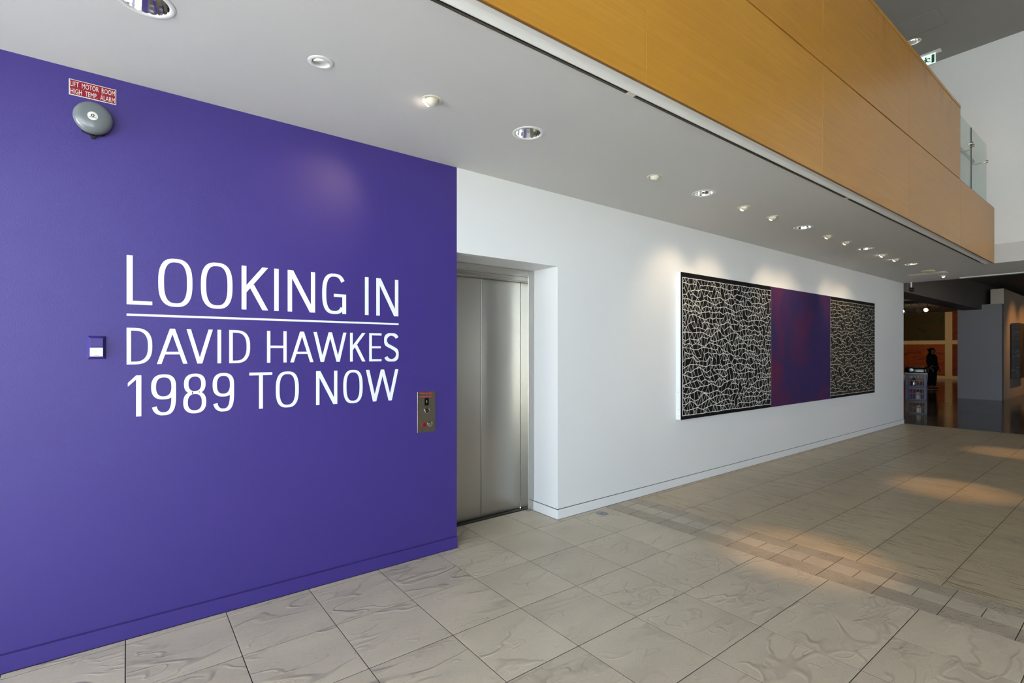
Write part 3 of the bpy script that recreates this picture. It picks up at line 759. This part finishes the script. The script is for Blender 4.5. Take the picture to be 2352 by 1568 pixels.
m.build('badge_print','print_dark',bg_)
MB().prism([(-.05,-.045),(.05,-.045),(.044,-.070),(.014,-.080),(.004,-.096),(-.006,-.096),(-.014,-.080),(-.044,-.070)],-.012,-.0002).build('bracket','black_metal',bl)
MB().tube([(0,-.02,-.05),(0,-.022,-.085)],.005,8).build('striker','black_gloss',bl)
# wall sensor plate
se=empty('wall_controller',(-.124,YW,1.518)); tag(se,'small purple-painted wall plate with white lower cover beside the lettering','switch plate')
b=MB(); o_=(.037,.059); i_=(.026,.048)
vs=[(x*o_[0],-.0002,z*o_[1]) for x,z in ((-1,-1),(1,-1),(1,1),(-1,1))]+[(x*i_[0],-.022,z*i_[1]) for x,z in ((-1,-1),(1,-1),(1,1),(-1,1))]
b.add(vs,[(i,(i+1)%4,(i+1)%4+4,i+4) for i in range(4)]+[(4,5,6,7)]); b.build('plate','purple_paint',se)
bbox((-.0255,-.0255,.002),(.0255,-.0218,.0475),.0015).build('upper_cover','purple_paint',se)
bbox((-.0255,-.0275,-.045),(.0255,-.0218,-.001),.0015).build('lower_cover','white_gloss',se)
m=MB()
for i in range(4): m.box((-.008+.0045*i,-.0279,-.0415),(-.0045+.0045*i,-.0276,-.0385))
m.build('cover_print','print_dark',se)
# lift call panel
cp=empty('lift_call_panel',(1.739,YW,1.055)); tag(cp,'brushed steel lift call panel with display, key switch and buttons','call panel')
bbox((-.0735,-.006,-.148),(.0735,-.0002,.148),.0012).build('face_plate','steel_plate',cp)
m=MB()
for z,gs in ((.1355,[(-.056,-.034),(-.031,-.006),(-.002,.020),(.024,.047)]),(.112,[(-.054,-.044),(-.035,-.012),(-.008,.012),(.020,.050)])):
    for a,c in gs:
        q=a
        while q<c-.003: m.box((q,-.0066,z-.0045),(q+.0035,-.0061,z+.0045)); q+=.0052
m.build('red_print','print_red',cp)
d_=bbox((-.0175,-.0072,.047),(.0175,-.0061,.101),.0004).build('display','black_gloss',cp)
textmesh('1',1,'display_digit',d_,(-.003,-.0076,.066),.0065,height=.019,name='display_digit')
for x,z in ((0,.1245),(0,-.132)): MB().lathe([(0,.0082),(.003,.0078),(.0036,.0061)],10,Matrix.Translation((x,0,z))@TB).build('screw','dull_silver',cp,40)
ky=MB().lathe([(.021,.0061),(.021,.011),(.017,.0125),(.0135,.0115)],28,Matrix.Translation((.002,0,.009))@TB).build('key_switch','chrome',cp,40)
MB().lathe([(.0135,.0110),(.008,.0105),(0,.0105)],24,Matrix.Translation((.002,0,.009))@TB).build('key_barrel','black_gloss',ky)
MB().lathe([(.0055,.0108),(.0055,.0135),(0,.0135)],16,Matrix.Translation((.002,0,.009))@TB).build('key_slot','dull_silver',ky)
for x,z,mt,m2 in ((-.022,-.093,'button_red','print_dark'),(.027,-.091,'chrome','dull_silver')):
    bt=MB().lathe([(.0195,.0061),(.0195,.0095),(.017,.0105),(.0105,.0100)],28,Matrix.Translation((x,0,z))@TB).build('button',mt,cp,40)
    MB().lathe([(.0105,.0098),(.0095,.0125),(0,.013)],20,Matrix.Translation((x,0,z))@TB).build('button_core',m2,bt,40)

# ------------------------------------------------------------------ triptych
tp=empty('triptych_painting',(4.82,YW,.742)); tag(tp,'wide three-panel abstract painting of black and white nets around violet','painting')
DX=[0,2.075,4.05,6.055]; HT=1.63; DEP=.062
for i,(nm,mt) in enumerate((('canvas_panel','paint_black'),('canvas_panel','violet_field'),('canvas_panel','paint_black'))):
    x0,x1=DX[i],DX[i+1]; b=MB(); 
    b.box((x0+.001,-DEP,0),(x1-.001,-.002,HT),1)
    b.mi[2+0]=0
    # front face is index 2 of the box (facing -Y)
    for q in range(6): b.mi[q]=1
    b.mi[2]=0
    o=b.build('canvas_panel',[mt,'canvas_white'],tp)
    o['label']=['black canvas with a bright white net of lines','violet canvas with reddish patches','black canvas with broken dim net of lines'][i]
    if i==0:
        for z in (.04,.11,.3,1.35,1.52,1.60): box((x0+.0003,-DEP*.5-.003,z),(x0+.001,-DEP*.5+.003,z+.005)).build('staple','print_dark',o)
    if i!=1:
        # hand-drawn net: wavy courses joined by short near-vertical strokes
        rnd=random.Random(11+i); 
        mx=.035; mz=.045; wx0,wx1=x0+mx,x1-(0.004 if i==0 else .02); 
        if i==2: wx0=x0+.004
        wz0,wz1=mz,HT-mz-.012
        NR=25 if i==0 else 28
        ph=[(rnd.uniform(0,6.28),rnd.uniform(6,20),rnd.uniform(2.0,9.0),rnd.uniform(.5,1)) for _ in range(10)]
        def zf(x,u):
            return sum(a_*math.sin(p+kx*(x-x0)+c*u*6.28) for p,kx,c,a_ in ph)
        courses=[]
        for r_ in range(NR+1):
            u=r_/NR; x=wx0; pts=[]; e=min(1,4*u*(1-u)*3) if 0<u<1 else 0
            sp=.066
            if r_%2 and 0<r_<NR: x=wx0
            first=True
            while x<wx1-.025:
                z=wz0+(wz1-wz0)*u+(.0062*zf(x,u)+rnd.uniform(-.021,.021))*e+rnd.uniform(-.004,.004)
                pts.append((x,z)); x+=(sp*.5+rnd.uniform(0,.02) if (first and r_%2) else rnd.uniform(.046,.09)); first=False
            pts.append((wx1,wz0+(wz1-wz0)*u)); courses.append(pts)
        main=MB(); conn=MB()
        def stroke(m_,a,b_,w,y):
            dx,dz=b_[0]-a[0],b_[1]-a[1]; l=math.hypot(dx,dz) or 1; nx,nz=-dz/l*w/2,dx/l*w/2; ex_,ez=dx/l*w*.3,dz/l*w*.3
            m_.prism([(a[0]-ex_+nx,a[1]-ez+nz),(b_[0]+ex_+nx,b_[1]+ez+nz),(b_[0]+ex_-nx,b_[1]+ez-nz),(a[0]-ex_-nx,a[1]-ez-nz)],-DEP-y,-DEP-.0001)
        wm=.0072 if i==0 else .0088
        for r_,pts in enumerate(courses):
            for a,b_ in zip(pts[:-1],pts[1:]):
                if 0<r_<NR and rnd.random()<(.10 if i==0 else .16): continue
                stroke(main,a,b_,wm*rnd.uniform(.85,1.15),.0012)
        for r_ in range(NR):
            lo,up=courses[r_],courses[r_+1]; j=0
            for a in lo:
                lf=[p for p in up if p[0]<=a[0]]; rt=[p for p in up if p[0]>a[0]]
                cand=[q for q in (lf[-1] if lf else None, rt[0] if rt else None) if q and abs(q[0]-a[0])<.085]
                keep=[q for q in cand if rnd.random()<.7] or cand[:1]
                for q in keep: stroke(conn,a,q,.0050*rnd.uniform(.8,1.2),.0008+.00001*rnd.random())
        # side borders of the net
        for sx_ in ((wx0,) if i==0 else ()): stroke(main,(sx_,wz0),(sx_,wz1),.009,.0012)
        o1=main.build('net_line',['stroke_white','stroke_white','stroke_soft'][i],o); o1['kind']='stuff'
        o2=conn.build('net_stroke',['stroke_grey','stroke_grey','stroke_dim'][i],o); o2['kind']='stuff'

# floor outlet cover
fo=empty('floor_outlet',(3.483,3.17,-.0003)); tag(fo,'small round metal floor outlet cover by the white wall corner','floor outlet')
MB().lathe([(.0,.0035),(.040,.0035),(.044,.002)],32).build('cover','dull_silver',fo,40)
MB().lathe([(.045,.0025),(.052,.003),(.056,.001),(.0565,0)],32).build('rim','dull_silver',fo,40)
box((-.02,-.003,.0034),(.02,.003,.0042)).build('slot','print_dark',fo)

# ------------------------------------------------------------------ gallery beyond the opening
XB=34.9; ZG=3.6
struct(box((XB,-5,0),(XB+.2,12,ZG+.05)).build('wall_gallery_back','gallery_paint'))
struct(box((XE,11.8,0),(XB,12,ZG+.05)).build('wall_gallery_left','gallery_paint'))
struct(box((XE,-5.2,0),(XB,-5,ZG+.05)).build('wall_gallery_right','gallery_paint'))
struct(box((XE-.12,3.75,0),(XE,12,ZG+.05)).build('wall_gallery_front','white_paint'))
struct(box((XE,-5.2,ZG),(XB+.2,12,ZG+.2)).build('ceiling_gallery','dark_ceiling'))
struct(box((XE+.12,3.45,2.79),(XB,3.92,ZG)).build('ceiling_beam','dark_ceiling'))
struct(box((XB-.03,4.0,0),(XB-.0005,11.8,.13)).build('baseboard_gallery','gallery_paint'))
struct(box((21.0,3.0,0),(21.3,4.02,2.94)).build('wall_partition','gallery_paint_shaded'))
struct(box((21.3,3.0,0),(33.0,3.3,3.42)).build('wall_partition','gallery_paint'))
def picture(name,loc,sx,sy,sz,mt,label,edge='canvas_white',front='-x',grp=None):
    r=empty(name,loc); tag(r,label,'painting',grp)
    b=MB().box((-sx/2,-sy/2,0),(sx/2,sy/2,sz),1); b.mi[5 if front=='-x' else 2]=0
    b.build('canvas',[mt,edge],r)
    for z in (.02,sz-.06):
        (box((sx/2,-sy/2+.02,z),(sx/2+.015,sy/2-.02,z+.04)) if front=='-x' else box((-sx/2+.02,sy/2,z),(sx/2-.02,sy/2+.015,z+.04))).build('stretcher_bar','wood_edge',r)
    return r
picture('gallery_painting',(XB-.05,8.2,2.09),.06,2.02,1.5,'green_abstract','large dark green abstract painting above the orange one on gallery wall')
picture('gallery_painting',(XB-.05,8.2,.20),.06,2.02,1.67,'orange_abstract','large orange and red abstract painting behind the standing person')
picture('gallery_painting',(XB-.05,5.87,2.09),.06,2.02,1.5,'red_abstract','dark red abstract painting mostly hidden behind partition, upper one')
picture('gallery_painting',(XB-.05,5.87,.20),.06,2.02,1.67,'red_abstract','dark red abstract painting mostly hidden behind partition, lower one')
picture('gallery_painting',(23.3,2.875,.64),2.0,.18,1.75,'dark_landscape','dark brown painting with deep grey edge on warm lit wall','dark_landscape_edge','-y')
picture('gallery_painting',(26.1,2.91,.64),2.0,.12,1.6,'dark_landscape','dark painting further along the warm lit wall','paint_black','-y')
# track and spots in the gallery
t2=empty('lighting_track',(27.2,6.6,ZG)); tag(t2,'pale lighting track on the dark gallery ceiling','lighting track')
bbox((-.02,-2.2,-.035),(.02,2.2,-.0005),.003).build('track_rail','white_metal',t2)
gl_=['track_spotlight']
for i,(y,tg,pw) in enumerate(((7.3,(XB,8.6,1.7),46),(7.0,(XB,8.0,2.6),46),(6.75,(XB,7.0,1.4),60),(6.5,(XB,6.6,2.5),60),(5.75,(XB,6.0,1.5),46))):
    trackspot((27.2,y,ZG-.035),tg,['pale track spotlight aimed at the outer half of the orange painting','pale track spotlight aimed at the green painting','pale track spotlight aimed at the cream strip beside the orange painting','pale track spotlight aimed at the cream strip beside the green painting','pale track spotlight aimed at the red painting behind the partition'][i],'gallery track spotlights',pw*1.0,62,'white_metal','lamp_hot',(255,204,128),1.7,.22)
# spots that face the lobby side, seen glowing
for y,x,lab in ((7.15,26.6,'glowing pale track spotlight at the outer end of the gallery cluster'),(6.86,26.6,'glowing pale track spotlight inside the gallery cluster'),(6.05,26.6,'glowing pale track spotlight hanging apart from the gallery cluster')):
    trackspot((x,y,ZG-.001),(20.5,y+1.0,1.0),lab,'glowing gallery spotlights',3,50,'white_metal','lamp_hot',(255,220,170),1.7,.22)
t3=empty('lighting_track',(25.0,1.0,ZG)); tag(t3,'dark lighting track in front of the warm partition wall','lighting track')
bbox((-4,-.02,-.035),(4,.02,-.0005),.003).build('track_rail','black_metal',t3)
for x,lab in ((22.6,'dark track spotlight aimed at the deep-edged brown painting corner'),(24.4,'dark track spotlight aimed between the two partition paintings'),(26.6,'dark track spotlight aimed at the further partition painting')): trackspot((x,1.0,ZG-.035),(x+.2,3.0,1.7),lab,'partition track spotlights',55,75,'black_metal','lamp_hot',(255,176,92),1.2,.14)

# stack of crates with a projector on top
def crate(z,mt,label,rot):
    r=empty('milk_crate',(15.15,3.66,z),(0,0,rot)); tag(r,label,'crate','stacked crates in the gallery')
    w,d,h,t=.2,.2,.318,.008
    b=MB()
    b.box((-w,-d,0),(w,d,.012)); 
    for zz in (.0,.15,.27): 
        hh=.035 if zz!=.15 else .02
        b.box((-w,-d,zz),(w,-d+t,zz+hh)).box((-w,d-t,zz),(w,d,zz+hh)).box((-w,-d+t,zz),(-w+t,d-t,zz+hh)).box((w-t,-d+t,zz),(w,d-t,zz+hh))
    b.build('crate_frame',mt,r)
    for sx in (-1,1):
        for sy in (-1,1):
            MB().box((min(sx*w,sx*(w-.05)),min(sy*d,sy*(d-t)),.0),(max(sx*w,sx*(w-.05)),max(sy*d,sy*(d-t)),h-.012)).box((min(sx*w,sx*(w-t)),min(sy*d,sy*(d-.05)),.0),(max(sx*w,sx*(w-t)),max(sy*d,sy*(d-.05)),h-.012)).build('corner_post',mt,r)
    g=MB()
    for q in range(5):
        u=-.12+.06*q
        for s_ in (-1,1):
            g.box((u-.004,min(s_*d,s_*(d-t)),.03),(u+.004,max(s_*d,s_*(d-t)),.275)).box((min(s_*w,s_*(w-t)),u-.004,.03),(max(s_*w,s_*(w-t)),u+.004,.275))
    g.build('lattice',mt,r)['kind']='stuff'
    MB().box((-w-.004,-d-.004,h-.022),(w+.004,-d+t,h-.002)).box((-w-.004,d-t,h-.022),(w+.004,d+.004,h-.002)).box((-w-.004,-d+t,h-.022),(-w+t,d-t,h-.002)).box((w-t,-d+t,h-.022),(w+.004,d-t,h-.002)).build('rim',mt,r)
    return r
crate(0.0,'crate_black','black plastic milk crate at the bottom of the stack',.22)
crate(.319,'crate_blue','blue plastic milk crate in the middle of the stack',.2)
crate(.638,'crate_blue','blue plastic milk crate directly under the projector',.2)
for x,y,z,cc,lab in ((15.1,3.62,.335,'shoe_white','white plastic bottle inside the middle blue crate'),(15.1,3.70,.654,'chrome','silver metal canister inside the upper blue crate'),(15.08,3.6,.015,'cream_metal','pale canister inside the bottom black crate')):
    o=empty('canister',(x,y,z)); tag(o,lab,'canister')
    MB().lathe([(0,0),(.05,0),(.052,.01),(.052,.15),(.03,.18),(.022,.185)],20).build('body',cc,o,40)
    MB().lathe([(.024,.184),(.024,.205),(0,.206)],16).build('cap','black_metal',o,40)
o=empty('crate_board',(15.15,3.66,.957),(0,0,.2)); tag(o,'thin pale board lying on the crate stack under the projector','board')
bbox((-.21,-.215,0),(.21,.215,.014),.003).build('board','cream_metal',o)
pj=empty('projector',(15.15,3.66,.9715),(0,0,.2)); tag(pj,'black projector resting on the stack of crates','projector')
bd=MB(); n_=24; pr_=[]
for a in range(n_):
    u,v=sup(2*PI*a/n_,4.5); pr_.append((u,v))
vs=[]; 
for (sc,z) in ((.9,.012),(1,.03),(1,.10),(.96,.125),(.86,.138)): vs+=[(.17*sc*u,.225*sc*v,z) for u,v in pr_]
fs=[(i*n_+j,i*n_+(j+1)%n_,(i+1)*n_+(j+1)%n_,(i+1)*n_+j) for i in range(4) for j in range(n_)]+[tuple(range(n_))[::-1],tuple(4*n_+j for j in range(n_))]
bd.add(vs,fs).build('housing','black_gloss',pj,40)
MB().lathe([(.05,0),(.05,.03),(.042,.034),(.036,.02),(0,.022)],24,Matrix.Translation((-.165,.09,.075))@Matrix.Rotation(-PI/2,4,'Y')).build('lens','dull_silver',pj,40)
bbox((-.1745,-.11,.04),(-.168,-.03,.07),.001).build('connector_panel','white_metal',pj)
for a,b_ in ((-.12,-.16),(.12,-.16),(-.12,.16),(.12,.16)): MB().lathe([(0,0),(.012,0),(.012,.014)],12,Matrix.Translation((a,b_,0))).build('foot','black_metal',pj)
MB().lathe([(0,.139),(.012,.139),(.012,.143),(0,.144)],14,Matrix.Translation((-.07,.0,0))).build('dial','chrome',pj,40)

# person in dark clothes, seen from behind-left, looking at the paintings to the right
def skin(name,verts,edges,radii,mt,parent,sub=2,smooth=True):
    me=bpy.data.meshes.new(name); me.from_pydata(verts,edges,[]); o=bpy.data.objects.new(name,me); C.objects.link(o)
    md=o.modifiers.new('skin','SKIN'); md.use_smooth_shade=True
    for v,r_ in zip(me.skin_vertices[0].data,radii): v.radius=r_ if isinstance(r_,tuple) else (r_,r_); v.use_root=False
    me.skin_vertices[0].data[0].use_root=True
    o.modifiers.new('sub','SUBSURF').levels=sub; o.modifiers['sub'].render_levels=sub
    dg=bpy.context.evaluated_depsgraph_get(); m2=bpy.data.meshes.new_from_object(o.evaluated_get(dg))
    o.modifiers.clear(); o.data=m2; m2.materials.clear(); m2.materials.append(M[mt])
    m2.polygons.foreach_set('use_smooth',[True]*len(m2.polygons)); o.parent=parent
    return o
ps=empty('person',(25.1,5.56,0),(0,0,math.radians(-105))); tag(ps,'person standing in dark hooded jacket and trousers before the paintings','person')
# local +X is where the person faces, +Y their left
body_v=[(0,0,.86),(0,0,1.0),(.01,0,1.14),(0,0,1.27),(-.01,0,1.36),(.01,0,1.43),(.03,0,1.50),(.03,0,1.57),
 (0,.09,.82),(.02,.10,.45),(0,.10,.09),(.10,.11,.035),(0,-.09,.82),(-.02,-.10,.45),(-.05,-.10,.09),(.06,-.11,.035),
 (-.01,.17,1.32),(-.02,.22,1.06),(.08,.20,.86),(.13,.19,.79),(-.01,-.17,1.32),(-.04,-.22,1.06),(.05,-.21,.85),(.10,-.20,.78)]
body_e=[(0,1),(1,2),(2,3),(3,4),(4,5),(5,6),(6,7),(0,8),(8,9),(9,10),(10,11),(0,12),(12,13),(13,14),(14,15),(3,16),(16,17),(17,18),(18,19),(3,20),(20,21),(21,22),(22,23)]
body_r=[.13,.12,.125,.12,.06,.055,.085,.07,.085,.06,.042,.035,.085,.06,.042,.035,.06,.045,.034,.025,.06,.045,.034,.025]
skin('body',body_v,body_e,body_r,'skin',ps)
# hands: palm with five fingers each
for s_,(hx,hy,hz) in ((1,(.13,.19,.79)),(-1,(.10,-.20,.78))):
    V=[(hx-.01,hy,hz+.03),(hx+.02,hy,hz-.03)];E_=[(0,1)];R_=[.024,.026]
    for f in range(4):
        k0=len(V); oy=(f-1.5)*.016
        V+=[(hx+.025,hy+oy*.5-s_*.002,hz-.05),(hx+.035,hy+oy-s_*.006,hz-.08-.006*(f in(1,2))),(hx+.028,hy+oy-s_*.014,hz-.105-.006*(f in(1,2)))]; E_+=[(1,k0),(k0,k0+1),(k0+1,k0+2)]; R_+=[.009,.008,.0075]
    k0=len(V); V+=[(hx+.04,hy-s_*.025,hz-.03),(hx+.05,hy-s_*.03,hz-.06)]; E_+=[(0,k0),(k0,k0+1)]; R_+=[.010,.009]
    skin('hand',V,E_,R_,'skin',ps,1)
jk_v=[(-.02,0,.88),(-.01,0,1.0),(0,0,1.14),(-.02,0,1.27),(-.03,0,1.35),(-.05,0,1.40),(-.01,.17,1.32),(-.02,.225,1.07),(.07,.205,.88),(-.01,-.17,1.32),(-.04,-.225,1.07),(.04,-.215,.87)]
jk_e=[(0,1),(1,2),(2,3),(3,4),(4,5),(3,6),(6,7),(7,8),(3,9),(9,10),(10,11)]
jk_r=[(.155,.175),(.15,.175),(.155,.175),(.15,.165),(.105,.11),(.085,.085),.082,.066,.052,.082,.066,.052]
skin('jacket',jk_v,jk_e,jk_r,'cloth_black',ps)
skin('hood',[(-.10,0,1.34),(-.13,.0,1.39),(-.10,.07,1.40),(-.10,-.07,1.40)],[(0,1),(1,2),(1,3)],[.07,.065,.055,.055],'cloth_black',ps)
tr_v=[(0,0,.86),(0,.09,.80),(.02,.10,.46),(0,.10,.11),(0,-.09,.80),(-.02,-.10,.46),(-.05,-.10,.11)]
skin('trousers',tr_v,[(0,1),(1,2),(2,3),(0,4),(4,5),(5,6)],[.14,.105,.08,.072,.105,.08,.072],'cloth_dark',ps)
for a,b_ in ((0,.10),(-.05,-.10)):
    sh=skin('shoe',[(a-.05,b_,.045),(a+.04,b_,.04),(a+.14,b_+.01*(1 if b_>0 else -1),.032)],[(0,1),(1,2)],[.045,.042,.034],'cloth_black',ps)
    MB().box((a-.085,b_-.042,0),(a+.165,b_+.042,.02)).build('shoe_sole','shoe_white',sh)
# head details: hair, nose, eyes, ears, mouth
skin('hair',[(-.005,0,1.53),(-.03,0,1.575),(.0,0,1.60),(-.06,0,1.50),(-.07,0,1.42)],[(0,1),(1,2),(0,3),(3,4)],[.098,.095,.08,.08,.06],'hair_dark',ps)
hd_=MB().add([(.105,0,1.53),(.128,0,1.495),(.105,.014,1.492),(.105,-.014,1.492)],[(0,1,2),(0,3,1),(1,3,2),(0,2,3)]).build('nose','skin',ps)
for s_ in (-1,1):
    MB().lathe([(0,.006),(.008,.004),(.011,0)],12,Matrix.Translation((.104,s_*.033,1.528))@Matrix.Rotation(PI/2,4,'Y')).build('eye','badge_white',ps,60)
    MB().lathe([(0,.012),(.014,.010),(.022,0)],12,Matrix.Translation((.02,s_*.086,1.51))@rotX(-s_*PI/2)).build('ear','skin',ps,60)
bbox((.098,-.022,1.455),(.108,.022,1.463),.003).build('mouth','sign_red',ps)
